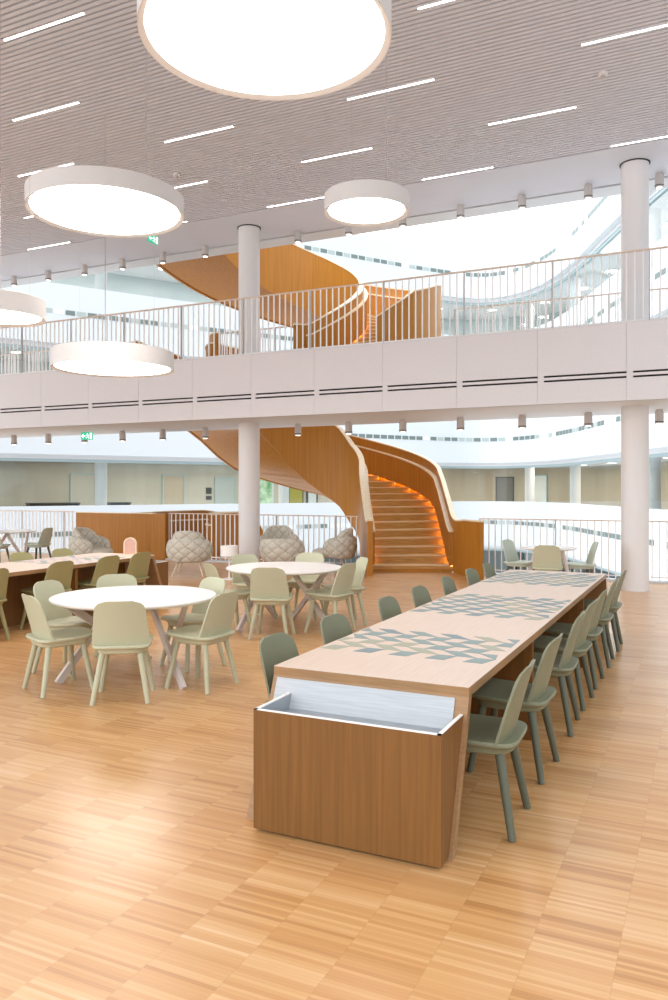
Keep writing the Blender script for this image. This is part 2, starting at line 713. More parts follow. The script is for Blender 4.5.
def flight(label, inner, outer, z0, z1, base, lo_in=-0.5, lo_out=-0.58, glow=True, k_in=2, k_out=2, bottom_from=None):
    """inner is the left hand side going up, outer the right hand side"""
    I, O = towld(inner), towld(outer)
    root = empty('spiral_staircase', (I[0].x, I[0].y, base), 0, label, 'staircase')
    inv = Vector((I[0].x, I[0].y, base))
    I = [p - inv for p in I]
    O = [p - inv for p in O]
    fz = 0.0 if bottom_from is None else bottom_from - base
    GT, GO = 0.10, 0.07
    I2, O2 = off3(I, GT), off3(O, -GO)
    o = wall_strip(MB().use('stairwood'), I, I2, lo_in, 1.02, fz if bottom_from is not None else None).build('inner_guard', parent=root)
    o = wall_strip(MB().use('stairwood'), O, O2, lo_out, 1.02, fz if bottom_from is not None else None).build('outer_guard', parent=root)
    o = wall_strip(MB().use('stairpale'), off3(I, -0.015), off3(I, GT + 0.015), 1.02, 1.05).build('guard_cap', parent=root)
    o['label'] = 'pale timber cap on the inner guard'
    o = wall_strip(MB().use('stairpale'), off3(O, 0.012), off3(O, -GO - 0.012), 1.02, 1.05).build('guard_cap', parent=root)
    o['label'] = 'pale timber cap on the outer guard'
    ks = [i for i, p in enumerate(I) if p.z >= z0 - base - 1e-4]
    # lining panel with handrail on the stair side of both guards
    for path, s in ((I, -1), (O, 1)):
        k0 = k_in if s < 0 else k_out
        pth = path[k0:]
        A, B_ = off3(pth, 0.0 * s), off3(pth, 0.075 * s)
        wall_strip(MB().use('stairwood'), A, B_, 0.13, 0.78).build('lining_panel', parent=root)
        h = wall_strip(MB().use('stairpale'), A, off3(pth, 0.09 * s), 0.78, 0.815).build('handrail', parent=root)
        h['label'] = 'pale timber handrail'
        if glow:
            g = wall_strip(MB().use('glow'), off3(pth, 0.012 * s), off3(pth, 0.05 * s), 0.126, 0.1285).build('light_strip', parent=root)
            g['label'] = 'amber light strip along the steps'
    # steps
    N = int(round((z1 - z0) / 0.15))
    st = (z1 - z0) / N
    I3, O3 = off3(I, 0.0), off3(O, 0.0)
    zb = z0 - base
    for n in range(1, N + 1):
        a0, a1 = at_z(I3, zb + st * (n - 1) + 0.003), at_z(I3, zb + st * n + 0.01)
        c0, c1 = at_z(O3, zb + st * (n - 1) + 0.003), at_z(O3, zb + st * n + 0.01)
        zt = zb + st * n
        b = MB().use('tread')
        m = 0.002
        b.hexa([(a0.x, a0.y, zt - st - 0.06), (c0.x, c0.y, zt - st - 0.06), (c1.x, c1.y, zt - st - 0.06), (a1.x, a1.y, zt - st - 0.06),
                (a0.x, a0.y, zt), (c0.x, c0.y, zt), (c1.x, c1.y, zt), (a1.x, a1.y, zt)])
        d0 = ((a1 - a0) + (c1 - c0)) * 0.5
        d0.z = 0
        if d0.length > 0.01:
            d0.normalize()
            q = d0 * 0.03
            e = d0 * -0.008
            b.use('nosing').hexa([(a0.x + e.x, a0.y + e.y, zt - 0.022), (c0.x + e.x, c0.y + e.y, zt - 0.022), (c0.x + q.x, c0.y + q.y, zt - 0.022), (a0.x + q.x, a0.y + q.y, zt - 0.022),
                                  (a0.x + e.x, a0.y + e.y, zt + 0.004), (c0.x + e.x, c0.y + e.y, zt + 0.004), (c0.x + q.x, c0.y + q.y, zt + 0.004), (a0.x + q.x, a0.y + q.y, zt + 0.004)])
        b.build('step', parent=root)
    # underside
    rings = []

    def under(a, c):
        za, zc = a.z + lo_in + 0.03, c.z + lo_out + 0.03
        if bottom_from is not None:
            za, zc = max(za, fz + 0.01), max(zc, fz + 0.01)
        rings.append([(a.x, a.y, za), (c.x, c.y, zc), (c.x, c.y, zc + 0.06), (a.x, a.y, za + 0.06)])
    for n in range(0, N + 1):
        under(at_z(I3, zb + st * n - 0.0005 * (n == N)), at_z(O3, zb + st * n - 0.0005 * (n == N)))
    ti = [p for p in I if p.z >= z1 - base - 1e-4]
    to = [p for p in O if p.z >= z1 - base - 1e-4]
    if len(ti) > 1 and len(to) > 1:
        for k in range(1, 9):
            under(ti[int(k * (len(ti) - 1) / 8)], to[int(k * (len(to) - 1) / 8)])
        # landing at the top
        lr = []
        for k in range(9):
            a, c = ti[int(k * (len(ti) - 1) / 8)], to[int(k * (len(to) - 1) / 8)]
            lr.append([(a.x, a.y, a.z - 0.2), (c.x, c.y, c.z - 0.2), (c.x, c.y, c.z), (a.x, a.y, a.z)])
        MB().use('tread').loft(lr).build('landing', parent=root)
    b = MB().use('stairwood')
    b.sm = True
    b.loft(rings)
    b.build('underside', parent=root)
    return root


zi = [(0, 1.2), (28, 1.65), (44, 2.08), (60, 2.36), (75, 2.66), (90, 3.08), (105, 3.58), (121, 4.05), (230, 4.05)]
zo = [(0, 1.06), (65, 2.05), (90, 2.4), (115, 2.85), (125, 3.25), (133, 3.65), (141, 3.95), (152, 4.05), (230, 4.05)]
inner = smooth3([(0.72, 14.55, 0.0), (0.71, 15.2, 0.0), (0.67, 16.4, 0.58), (0.67, 17.4, 0.92)]) + arc(RI, zi, -1, 210)
outer = smooth3([(2.60, 14.0, 0.0), (2.42, 14.6, 0.0), (2.30, 15.2, 0.0), (2.32, 16.2, 0.36), (2.38, 17.4, 0.74)]) + arc(RO, zo, -1, 178)
flight('curved oak staircase rising from the floor between newels with amber lit steps', inner, outer, 0.0, 4.05, 0.0, bottom_from=0.0, k_in=4, k_out=8, lo_in=-0.9, lo_out=-0.8)

zu_i = [(-85, 4.05), (-72, 4.05), (0, 5.36), (30, 5.9), (60, 6.4), (90, 6.85), (120, 7.3), (150, 7.72), (180, 8.05), (210, 8.05)]
zu_o = [(-60, 4.05), (-55, 4.15), (-40, 4.62), (-20, 5.02), (0, 5.28), (30, 5.65), (60, 6.15), (90, 6.65), (120, 7.15), (150, 7.65), (180, 8.05), (210, 8.05)]
inner = arc(RI, zu_i, -82, 205)
outer = smooth3([(0.85, 15.9, 4.05), (1.12, 15.98, 4.25), (1.42, 16.08, 4.46)], 3) + arc(RO, zu_o, -40, 178)
flight('upper curved oak staircase rising from the mezzanine towards the floor above', inner, outer, 4.05, 8.05, 4.05, k_in=2, k_out=4)

zd = [(40, -3.4), (100, -1.3), (115, -0.42), (124, -0.08), (132, 0.0), (230, 0.0)]
inner = arc(RI, zd, 60, 205)
outer = arc(RO, zd, 60, 176) + [(-5.3, 17.35, 0.0), (-6.1, 16.9, 0.0)]
inner = inner + [(-2.9, 17.3, 0)]
f3 = flight('descending oak staircase with slanting guard behind the railing at left', inner[:-1], arc(RO, zd, 60, 176), -3.0, 0.0, -3.0, glow=False)

# wooden parapet beside the descending stair
b = MB().use('stairwood')
P0 = [Vector(p) for p in ((-13.92, 14.60), (-13.2, 14.56), (-12.4, 14.56), (-11.58, 14.60))]
Pa = catmull([tuple(p) for p in P0], 4)
root = empty('timber_parapet', (-13, 14.6, 0), 0, 'long oak parapet panel standing at the floor edge behind the left armchair', 'parapet')
Pl = [p - Vector((-13, 14.6)) for p in Pa]
ribbon(b, Pl, offset(Pl, 0.13), 0.0, 1.03)
b.build('panel', parent=root)
b = MB().use('stairpale')
ribbon(b, offset(Pl, -0.01), offset(Pl, 0.14), 1.03, 1.05)
b.build('cap', parent=root)
MB().use('stairwood').box(1.43, -0.08, 0, 1.82, 0.06, 1.04).build('end_post', parent=root, bevel=0.01)


# ================================================================== RAILINGS
def railing(x0, x1, y, z0, label, h=1.1, sp=0.118, posts=1.4, curb=0.0, group=None):
    root = empty('railing', ((x0 + x1) / 2, y, z0), 0, label, 'railing')
    cx = (x0 + x1) / 2
    MB().use('rail').box(x0 - cx, -0.022, h - 0.022, x1 - cx, 0.022, h).build('top_rail', parent=root)['label'] = 'slim pale top rail'
    MB().use('baluster').box(x0 - cx, -0.012, curb + 0.05, x1 - cx, 0.012, curb + 0.07).build('bottom_rail', parent=root)
    n = int((x1 - x0) / sp)
    xs = [x0 + (i + 0.5) * (x1 - x0) / n for i in range(n)]
    xs.sort(key=lambda x: (x - 1) ** 2)
    proto = None
    for i, x in enumerate(xs[:100]):
        if proto is None:
            proto = MB().use('baluster').box(-0.009, -0.011, curb, 0.009, 0.011, h - 0.022).build('baluster', parent=root)
            k = proto
        else:
            k = proto.copy()
            C.objects.link(k)
            k.parent = root
        k.location = (x - cx, 0, 0)
    if xs[100:]:
        b = MB().use('baluster')
        for x in xs[100:]:
            b.box(x - cx - 0.009, -0.011, curb, x - cx + 0.009, 0.011, h - 0.022)
        b.build('baluster', parent=root)['kind'] = 'stuff'
    xp = x0
    pp = None
    while xp < x1 + 0.01:
        if pp is None:
            pp = MB().use('grey').box(-0.008, -0.02, curb, 0.008, 0.02, h).build('post', parent=root)
            k = pp
        else:
            k = pp.copy()
            C.objects.link(k)
            k.parent = root
        k.location = (xp - cx, 0, 0)
        xp += posts
    return root


railing(-18.5, -13.97, 14.6, 0.035, 'white baluster railing at far left edge of the floor', 1.03)
railing(-11.12, -6.40, 14.6, 0.035, 'white baluster railing between the left column and the staircase newel', 1.03)
railing(-3.92, 2.6, 14.6, 0.035, 'white baluster railing right of the stair, behind the right column', 1.03)
railing(-17.6, 2.6, YF + 0.1, ZM, 'long pale railing along the front of the mezzanine', 1.10)
railing(-18.5, -12.1, 14.6, ZM, 'far left railing on the back edge of the mezzanine', 1.0)
railing(-9.75, -8.05, 14.6, ZM, 'short railing on the mezzanine back edge between the two stair openings', 1.0)
railing(-4.4, 2.6, 14.6, ZM, 'right railing on the back edge of the mezzanine', 1.0)


# ================================================================== CHAIRS
def superpoly(w, h, n, e=2.6):
    out = []
    for i in range(n):
        t = 2 * math.pi * i / n
        c, s_ = math.cos(t), math.sin(t)
        out.append((w * math.copysign(abs(c) ** (2 / e), c), h * math.copysign(abs(s_) ** (2 / e), s_)))
    return out


def make_chair(label, mc, ml, group=None):
    """plywood chair, faces local +Y, origin on the floor under the seat"""
    t = empty('shell_chair', (0, 0, 0), 0, label, 'chair', group)
    # seat: rounded slab, slightly dished, straight at the back where the backrest plugs in
    b = MB().use(mc)
    b.sm = True
    out = []
    for (x, y) in superpoly(0.217, 0.240, 52, 5.0):
        k = 1.0 + 0.03 * (-y / 0.24) if y < 0 else 1.0 - 0.04 * (y / 0.24)
        out.append((x * k, y - 0.005))
    rings = []
    for sc, z in ((0.90, 0.414), (0.97, 0.418), (1.0, 0.427), (1.0, 0.438), (0.985, 0.445), (0.84, 0.443), (0.45, 0.437), (0.1, 0.436)):
        rings.append([(x * sc, y * sc, z + 0.012 * (y * sc / 0.235) * (1 if y > 0 else 0.2)) for x, y in out])
    b.loft(rings)
    b.build('seat', parent=t)
    # under-seat carrier
    b = MB().use(mc)
    b.sm = True
    p2 = superpoly(0.185, 0.195, 32, 4)
    b.loft([[(x * s_, y * s_ - 0.02, z) for x, y in p2] for s_, z in ((0.92, 0.372), (1.0, 0.382), (1.05, 0.420))])
    b.build('seat_frame', parent=t)
    # backrest: curved plate tapering to a round-cornered top
    nz, nx = 18, 12
    H0, H1 = 0.436, 0.785
    front, back = [], []
    for j in range(nz + 1):
        v = j / nz
        if j > 11:
            v = 1 - (1 - v) * (1 - v) / (1 - 11 / nz) * 1.0 if False else v
        z = H0 + (H1 - H0) * v
        hw = 0.219 - 0.036 * v
        top = (H1 - z)
        rc = 0.075
        if top < rc:
            hw -= (rc - math.sqrt(max(0, rc * rc - (rc - top) ** 2))) * 1.15
        yb = -0.185 - 0.085 * v - 0.012 * v * v
        rf, rb = [], []
        for i in range(nx + 1):
            u = -1 + 2 * i / nx
            x = hw * u
            cv = 0.030 * (x / 0.2) ** 2
            rf.append((x, yb + cv, z))
            rb.append((x, yb + cv - 0.013, z))
        front.append(rf)
        back.append(rb)
    b = MB().use(mc)
    b.sm = True
    rings = [f + k[::-1] for f, k in zip(front, back)]
    b.loft(rings)
    b.build('backrest', parent=t)
    # four splayed tapering legs
    for sx in (-1, 1):
        for sy in (-1, 1):
            b = MB().use(ml)
            b.sm = True
            b.rod((sx * 0.135, sy * 0.135 - 0.02, 0.40), (sx * 0.205, sy * 0.205 - 0.025, 0.0), 0.0245, 0.0185, 14)
            b.build('leg', parent=t)
    return t


protos = {}


def place_chair(kind, x, y, rz, label, group=None):
    loc = (x, y, 0)
    if kind not in protos:
        mc, ml = {'pale': ('chair_pale', 'chair_pale'), 'sage': ('chair_sage', 'leg_sage'), 'olive': ('chair_olive', 'chair_olive'),
                  'mint': ('chair_mint', 'leg_sage')}[kind]
        c = make_chair(label, mc, ml, group)
        c.location = loc
        c.rotation_euler = (0, 0, rz)
        protos[kind] = c
        return c
    return dup(protos[kind], loc, rz, label, group)


def facing(dx, dy):
    return math.atan2(dy, dx) - math.pi / 2


# ------------------------------------------------------------------ the long table and its chairs
def tiles(b, x0, x1, y0, rows, ph, pw, lean, mats, mirror=1):
    """rows of leaning parallelograms, alternate rows lean the other way"""
    off, par = 0.0, 0
    for r in range(rows):
        ya, yb = y0 + r * ph, y0 + (r + 1) * ph
        s = lean if r % 2 == 0 else lean - 2 * lean - pw * 0.78
        for i in range(-8, 24):
            if i % 2 != par:
                continue
            xa = x0 + off + i * pw
            q = [(xa, ya), (xa + pw, ya), (xa + pw + s, yb), (xa + s, yb)]
            q = [(min(max(px_, x0), x1), py_) for px_, py_ in q]
            if q[1][0] - q[0][0] + q[2][0] - q[3][0] < 0.06:
                continue
            b.use(random.choice(mats))
            b.prism(q, 0.7001, 0.7016)
        off += s
        par = 1 - par


def slanted_panel(b, xa, xb, yb, yt, z1, th):
    s = 1 if yb < yt else -1
    b.hexa([(xa, yb, 0), (xb, yb, 0), (xb, yb + th * s, 0), (xa, yb + th * s, 0),
            (xa, yt, z1), (xb, yt, z1), (xb, yt + th * s, z1), (xa, yt + th * s, z1)])


def long_table(name_label, X0, X1, Y0, Y1, near_box, tile_sets, far_foot):
    cx, cy = (X0 + X1) / 2, (Y0 + Y1) / 2
    t = empty('communal_table', (cx, cy, 0), 0, name_label, 'table')
    hw, hl = (X1 - X0) / 2, (Y1 - Y0) / 2
    b = MB().use('tablewood').box(-hw, -hl, 0.697, hw, hl, 0.70)
    b.use('tabledge').box(-hw, -hl, 0.665, hw, hl, 0.697)
    b.use('tabledge').box(-hw, -hl, 0.655, hw, hl, 0.665)
    b.build('tabletop', parent=t)
    for sgn in (-1, 1):
        b = MB().use('tabledge')
        out = 0.27 if (sgn < 0) == near_box or True else 0
        slanted_panel(b, -hw, hw, sgn * (hl + 0.27), sgn * hl, 0.655, 0.05)
        b.build('end_panel', parent=t)
    MB().use('tableside').box(-0.025, -hl + 0.06, 0.0, 0.025, hl - 0.06, 0.64).build('spine_panel', parent=t)
    for yd in (-hl * 0.42, hl * 0.42):
        MB().use('tableside').box(-hw + 0.02, yd - 0.022, 0.0, hw - 0.02, yd + 0.022, 0.64).build('divider', parent=t)
    # trough at the end
    s = -1 if near_box else 1
    yo = s * (hl + 0.375)         # outer face
    b = MB().use('tableside')
    bw = hw - 0.06

    def yp(z):                    # outer face of the slanted panel
        return s * (hl + 0.27 * (1 - z / 0.655))
    zt = 0.577
    th = 0.018
    bo = 0.043 if near_box else 0.0
    b.box(-bw, min(yo, yo - s * th), 0.015, bw, max(yo, yo - s * th), zt)
    for xs in (-bw, bw - th):
        q = [(xs, yo - s * th, 0.015), (xs + th, yo - s * th, 0.015), (xs + th, yp(0.015) + s * 0.002, 0.015), (xs, yp(0.015) + s * 0.002, 0.015),
             (xs, yo - s * th, zt), (xs + th, yo - s * th, zt), (xs + th, yp(zt) + s * 0.002, zt), (xs, yp(zt) + s * 0.002, zt)]
        b.hexa(q)
    bx = b.build('trough', parent=t)
    bx.location.x = bo
    bx['label'] = 'wooden trough fixed to the slanted table end'
    # metal lining: sheet lying on the slanted panel, floor and edges of the trough
    b = MB().use('steelsheet')
    zz0, zz1 = 0.30, 0.645
    b.hexa([(-hw + 0.025 - bo, yp(zz0) + s * 0.004, zz0), (hw - 0.065 - bo, yp(zz0) + s * 0.004, zz0), (hw - 0.065 - bo, yp(zz0) + s * 0.002, zz0), (-hw + 0.025 - bo, yp(zz0) + s * 0.002, zz0),
            (-hw + 0.025 - bo, yp(zz1) + s * 0.006, zz1), (hw - 0.065 - bo, yp(zz1) + s * 0.006, zz1), (hw - 0.065 - bo, yp(zz1) + s * 0.002, zz1), (-hw + 0.025 - bo, yp(zz1) + s * 0.002, zz1)])
    b.build('backing_sheet', parent=bx)
    b = MB().use('steel')
    b.box(-bw + th + 0.002, min(yo - s * (th + 0.001), yp(0.505)), 0.505, bw - th - 0.002, max(yo - s * (th + 0.001), yp(0.505)), 0.51)
    b.box(-bw + th, min(yo - s * (th), yo - s * (th + 0.003)), 0.505, bw - th, max(yo - s * th, yo - s * (th + 0.003)), zt)
    for xs in (-bw + th, bw - th - 0.003):
        b.hexa([(xs, yo - s * th, 0.30), (xs + 0.003, yo - s * th, 0.30), (xs + 0.003, yp(0.30) + s * 0.006, 0.30), (xs, yp(0.30) + s * 0.006, 0.30),
                (xs, yo - s * th, zt), (xs + 0.003, yo - s * th, zt), (xs + 0.003, yp(zt) + s * 0.006, zt), (xs, yp(zt) + s * 0.006, zt)])
    b.use('tabletop_white')
    b.box(-bw + 0.001, min(yo - s * 0.001, yo - s * th), zt, bw - 0.001, max(yo - s * 0.001, yo - s * th), zt + 0.004)
    for xs in (-bw + 0.001, bw - th):
        ye, yi = yo - s * 0.001, yp(zt) + s * 0.002
        b.box(xs, min(ye, yi), zt, xs + th - 0.001, max(ye, yi), zt + 0.004)
    b.build('trough_lining', parent=bx)
    for (x0, x1, y0, rows, ph, pw, lean, mats) in tile_sets:
        b = MB()
        tiles(b, x0 - cx, x1 - cx, y0 - cy, rows, ph, pw, lean, mats)
        b.build('inlay', parent=t)['label'] = 'leaning parallelogram tiles set into the top'
    return t


TM = ['tile_teal', 'tile_teal', 'tile_dark', 'tile_olive']
long_table('long oak table with grey green chevron inlays and slanted near end', -2.06, -1.014, 3.59, 9.0, True,
           [(-2.05, -1.045, 4.10, 6, 0.122, 0.107, 0.04, TM), (-2.05, -1.035, 5.62, 9, 0.125, 0.107, 0.04, TM),
            (-2.05, -1.035, 7.68, 9, 0.125, 0.107, 0.04, TM)], 0)

ys = [3.83, 4.62, 5.53, 6.20, 6.88, 7.72, 8.52]
nm = ['nearest', 'second nearest', 'third nearest', 'middle', 'third farthest', 'second farthest', 'farthest']
for i, y in enumerate(ys):
    place_chair('sage', -1.06, y, facing(-1, 0) + random.uniform(-0.04, 0.04),
                '%s grey green chair on the right side of the long inlaid table' % nm[i], 'chairs along the long table')
ys = [3.93, 4.69, 5.66, 6.40, 7.20, 8.02, 8.70]
for i, y in enumerate(ys):
    place_chair('sage', -1.99, y, facing(1, 0) + random.uniform(-0.04, 0.04),
                '%s grey green chair on the left side of the long inlaid table' % nm[i], 'chairs along the long table')

# ------------------------------------------------------------------ left long table
TL = ['tile_lilac', 'tile_pink', 'tile_lilac', 'tile_teal']
long_table('long oak table at left with pale mauve inlays, cut by the picture edge', -7.95, -6.95, 3.7, 8.80, False,
           [(-7.93, -6.97, 7.2, 9, 0.125, 0.107, 0.04, TL), (-7.93, -6.97, 5.2, 9, 0.125, 0.107, 0.04, TL)], 0)
for i, (y, n) in enumerate(((5.93, 'nearest visible'), (6.88, 'second'), (7.68, 'third'), (8.30, 'farthest'))):
    place_chair('olive', -7.02, y, facing(-1, 0.03), '%s olive chair on the right side of the left long table' % n, 'chairs along the left long table')
for i, (y, n) in enumerate(((7.55, 'nearer'), (8.28, 'farther'))):
    place_chair('olive', -7.90, y, facing(1, 0), '%s olive chair on the far side of the left long table' % n, 'chairs along the left long table')


# ------------------------------------------------------------------ round tables
def make_round(label, x, y, rz=0.0, r=0.70):
    t = empty('round_table', (x, y, 0), rz, label, 'table', None)
    b = MB().use('tabletop_white')
    b.disc((0, 0, 0), [(r - 0.03, 0.668), (r - 0.004, 0.680), (r, 0.686), (r, 0.696), (r - 0.004, 0.70)], 72)
    b.build('tabletop', parent=t)
    s = r / 0.70
    for (p, q) in (((-.40, -.49), (-.24, .08)), ((-.30, .58), (-.40, -.42)), ((.66, -.19), (.05, .12)), ((-.10, .62), (.53, .02))):
        b = MB().use('tableleg_white')
        b.bar((p[0] * s, p[1] * s, 0.002), (q[0] * s, q[1] * s, 0.668), 0.035, 0.062)
        b.build('leg', parent=t, bevel=0.004)
    MB().use('tableleg_white').box(-0.3 * s, -0.3 * s, 0.645, 0.3 * s, 0.3 * s, 0.667).build('top_frame', parent=t)
    return t


def ring(cx, cy, specs, r, kind, group):
    for ang, rr, tw, label in specs:
        a = R(ang)
        x, y = cx + math.cos(a) * rr, cy + math.sin(a) * rr
        place_chair(kind, x, y, facing(-math.cos(a), -math.sin(a)) + R(tw), label, group)


make_round('large round white table with crossed legs nearest the viewer', -4.50, 5.42)
ring(-4.50, 5.42, [(-57, 0.68, 0, 'pale sage chair with its back to us at near round table'),
                   (-114, 0.64, 0, 'pale sage chair at near left of the near round table, seen obliquely'),
                   (-2, 0.70, 0, 'pale sage chair at right of the near round table, turned side on'),
                   (-175, 0.68, 0, 'pale sage chair at back left of the near round table'),
                   (140, 0.70, 0, 'pale sage chair whose backrest peeks over the near round table'),
                   (70, 0.58, 0, 'pale sage chair at back right of near round table, partly behind the top')],
     0.7, 'pale', 'chairs around the near round table')
make_round('round white table with crossed legs standing farther back near the armchairs', -4.53, 8.13, R(10), 0.68)
ring(-4.53, 8.13, [(-72, 0.64, 0, 'pale sage chair with its back to us at farther round table'),
                   (-129, 0.66, 4, 'pale sage chair at left of the farther round table, seen side on'),
                   (-6, 0.62, 0, 'pale sage chair at right front of the farther round table, turned away'),
                   (42, 0.72, 0, 'pale sage chair at far right of the farther round table, facing left'),
                   (152, 0.68, 0, 'pale sage chair behind the left of the farther round table'),
                   (100, 0.78, 0, 'pale sage chair behind the middle of the farther round table')],
     0.7, 'pale', 'chairs around the farther round table')


# small tables with V shaped leg plates
def small_table(label, x, y, rz, r):
    t = empty('small_table', (x, y, 0), rz, label, 'table')
    b = MB().use('tabletop_white')
    b.disc((0, 0, 0), [(r - 0.03, 0.672), (r - 0.003, 0.684), (r, 0.70)], 48)
    b.build('tabletop', parent=t)
    for k in range(4):
        a = k * math.pi / 2 + 0.6
        a2 = a + 0.9
        b = MB().use('tableleg_white')
        b.bar((r * 0.85 * math.cos(a2), r * 0.85 * math.sin(a2), 0.002), (r * 0.72 * math.cos(a), r * 0.72 * math.sin(a), 0.672), 0.035, 0.06)
        b.build('leg', parent=t)
    return t


small_table('small white table by the railing beyond the long table', -2.28, 12.60, 0.3, 0.42)
place_chair('pale', -2.20, 12.12, facing(-0.10, 1), 'chair with its back to us at the small white table by railing', None)
place_chair('mint', -2.74, 12.78, facing(1, -0.25), 'grey mint chair at left of the small white table by railing')
place_chair('mint', -1.86, 12.82, facing(-1, -0.35), 'grey mint chair at right of the small white table by railing, side on')
small_table('small white table at far left edge near the railing', -13.72, 12.35, 0.2, 0.58)
place_chair('mint', -12.95, 12.45, facing(-1, -0.2), 'grey mint chair right of the far left white table, side on')
place_chair('mint', -13.35, 11.75, facing(-0.3, 1), 'grey mint chair in front of the far left white table, cut by picture edge')


# ------------------------------------------------------------------ quilted armchairs
def make_armchair(label, tall=True):
    t = empty('quilted_armchair', (0, 0, 0), 0, label, 'armchair', 'quilted armchairs')
    def puff(name, pmax, rad, bot_f, top_f, th0, lean_k, pitch, amp, nphi=150, nth=64):
        rings = []
        seam = []
        for i in range(nphi + 1):
            u = -1 + 2 * i / nphi
            ph = R(pmax) * u                                # 0 = back centre (-Y)
            top, bot = top_f(u), bot_f(u)
            zc, hz = (top + bot) / 2, max(0.02, (top - bot) / 2)
            th = th0 * max(0.12, (1 - abs(u) ** 4) ** 0.5)
            ring = []
            for j in range(nth):
                a = 2 * math.pi * j / nth
                ca, sa = math.cos(a), math.sin(a)
                zz = zc + sa * hz
                lean = lean_k * (zz - bot) * max(0, math.cos(ph))
                q1 = abs(math.sin((ph * rad + zz) * math.pi / pitch))
                q2 = abs(math.sin((ph * rad - zz) * math.pi / pitch))
                pq = amp * (min(q1, q2) ** 0.5)
                r = rad + lean + ca * th + math.copysign(pq * abs(ca) ** 0.5, ca)
                ring.append((math.sin(ph) * r, -math.cos(ph) * r, zz))
            rings.append(ring)
            for j in range(nth):
                zz = zc + math.sin(2 * math.pi * (j + 0.5) / nth) * hz
                q1 = abs(math.sin((ph * rad + zz) * math.pi / pitch))
                q2 = abs(math.sin((ph * rad - zz) * math.pi / pitch))
                seam.append(min(q1, q2) < 0.13)
        b = MB().use('seam').use('quilt')
        b.sm = True
        b.loft(rings)
        for k in range(len(b.m) - 2):
            if seam[k]:
                b.m[k] = 0
        return b.build(name, parent=t)

    def ell(u, e=2.0):
        return max(0.0, 1 - abs(u) ** e) ** (1 / e)
    puff('arm_roll', 125, 0.33, lambda u: 0.40 - 0.14 * ell(u, 2.4), lambda u: 0.50 + 0.20 * ell(u, 2.2), 0.085, 0.10, 0.19, 0.03)
    if tall:
        puff('backrest', 84, 0.26, lambda u: 0.46, lambda u: 0.50 + 0.35 * ell(u, 2.2), 0.055, 0.22, 0.19, 0.026)
    # puffed seat cushion
    b = MB().use('quilt')
    b.sm = True
    rings = []
    n = 40
    for j in range(13):
        v = -math.pi / 2 + math.pi * j / 12
        rr = max(0.02, math.cos(v) ** 0.45) * 0.33
        ring = []
        for i in range(n):
            a = 2 * math.pi * i / n
            x, y = math.cos(a) * rr, math.sin(a) * rr * 1.08 + 0.06
            pq = 0.02 * (abs(math.sin((x + y) * math.pi / 0.17)) * abs(math.sin((x - y) * math.pi / 0.17))) ** 0.5
            ring.append((x, y, 0.36 + math.sin(v) * 0.085 + (pq if v > 0 else 0)))
        rings.append(ring)
    b.loft(rings)
    b.build('seat_cushion', parent=t)
    for sx in (-1, 1):
        for sy in (-1, 1):
            b = MB().use('stairpale')
            b.rod((sx * 0.17, sy * 0.17 + 0.03, 0.31), (sx * 0.29, sy * 0.28 + 0.03, 0.0), 0.015, 0.010, 10)
            b.build('leg', parent=t)
    return t


A0 = make_armchair('quilted armchair with its rounded back to us beside the slanting oak guard')
A0.location = (-8.78, 12.15, 0)
A0.rotation_euler = (0, 0, facing(-0.45, 1))
dup(A0, (-7.95, 14.06, 0), facing(0.55, -0.9), 'quilted armchair by the railing facing us, right of left column')
a3 = make_armchair('low quilted armchair with wide rounded back to us near the railing', False)
a3.location = (-7.25, 12.95, 0)
a3.rotation_euler = (0, 0, facing(-0.35, 1))
dup(A0, (-6.62, 13.85, 0), facing(-1, -0.45), 'quilted armchair beside the stair newel, facing left')
dup(A0, (-11.05, 12.05, 0), facing(1, 0.15), 'quilted armchair in front of the long oak parapet, facing right')
t = empty('side_table', (-7.75, 11.9, 0), 0, 'small white drum side table beside the left column', 'side table')
b = MB().use('tabletop_white')
b.disc((0, 0, 0), [(0.145, 0.41), (0.155, 0.42), (0.155, 0.60), (0.148, 0.60), (0.146, 0.565)], 40)
b.build('drum_top', parent=t)
MB().use('tabletop_white').rod((0, 0, 0.02), (0, 0, 0.41), 0.016, 0.016).build('stem', parent=t)
MB().use('tabletop_white').disc((0, 0, 0), [(0.13, 0.0), (0.13, 0.012), (0.02, 0.03)], 32).build('foot', parent=t)

# arched pink panel standing on the left table
b = MB()


def arch(w, h, n=16):
    r = w / 2
    pts = [(-r, 0), (r, 0)]
    for i in range(n + 1):
        a = math.pi * i / n
        pts.append((r * math.cos(a), h - r + r * math.sin(a)))
    return pts


t = empty('arched_panel', (-7.30, 8.70, 0.7002), R(25), 'small arched pink panel with pale rim standing on left table end', 'panel')
b = MB().use('pinkpanel')
o1 = arch(0.150, 0.215)
b.loft([[(x, -0.018, z + 0.012) for x, z in o1], [(x, 0.018, z + 0.012) for x, z in o1]])
b.build('mesh_face', parent=t)
b = MB().use('stairpale')
oa, ob = arch(0.178, 0.24), arch(0.152, 0.227)
rings = []
for (p, q) in zip(oa, ob):
    rings.append([(p[0], -0.022, p[1]), (p[0], 0.022, p[1]), (q[0], 0.022, q[1] + (0.0 if q[1] > 0.01 else 0.012)), (q[0], -0.022, q[1] + (0.0 if q[1] > 0.01 else 0.012))])
rings.append(rings[0])
b.loft(rings, caps=False)
b.build('rim', parent=t)


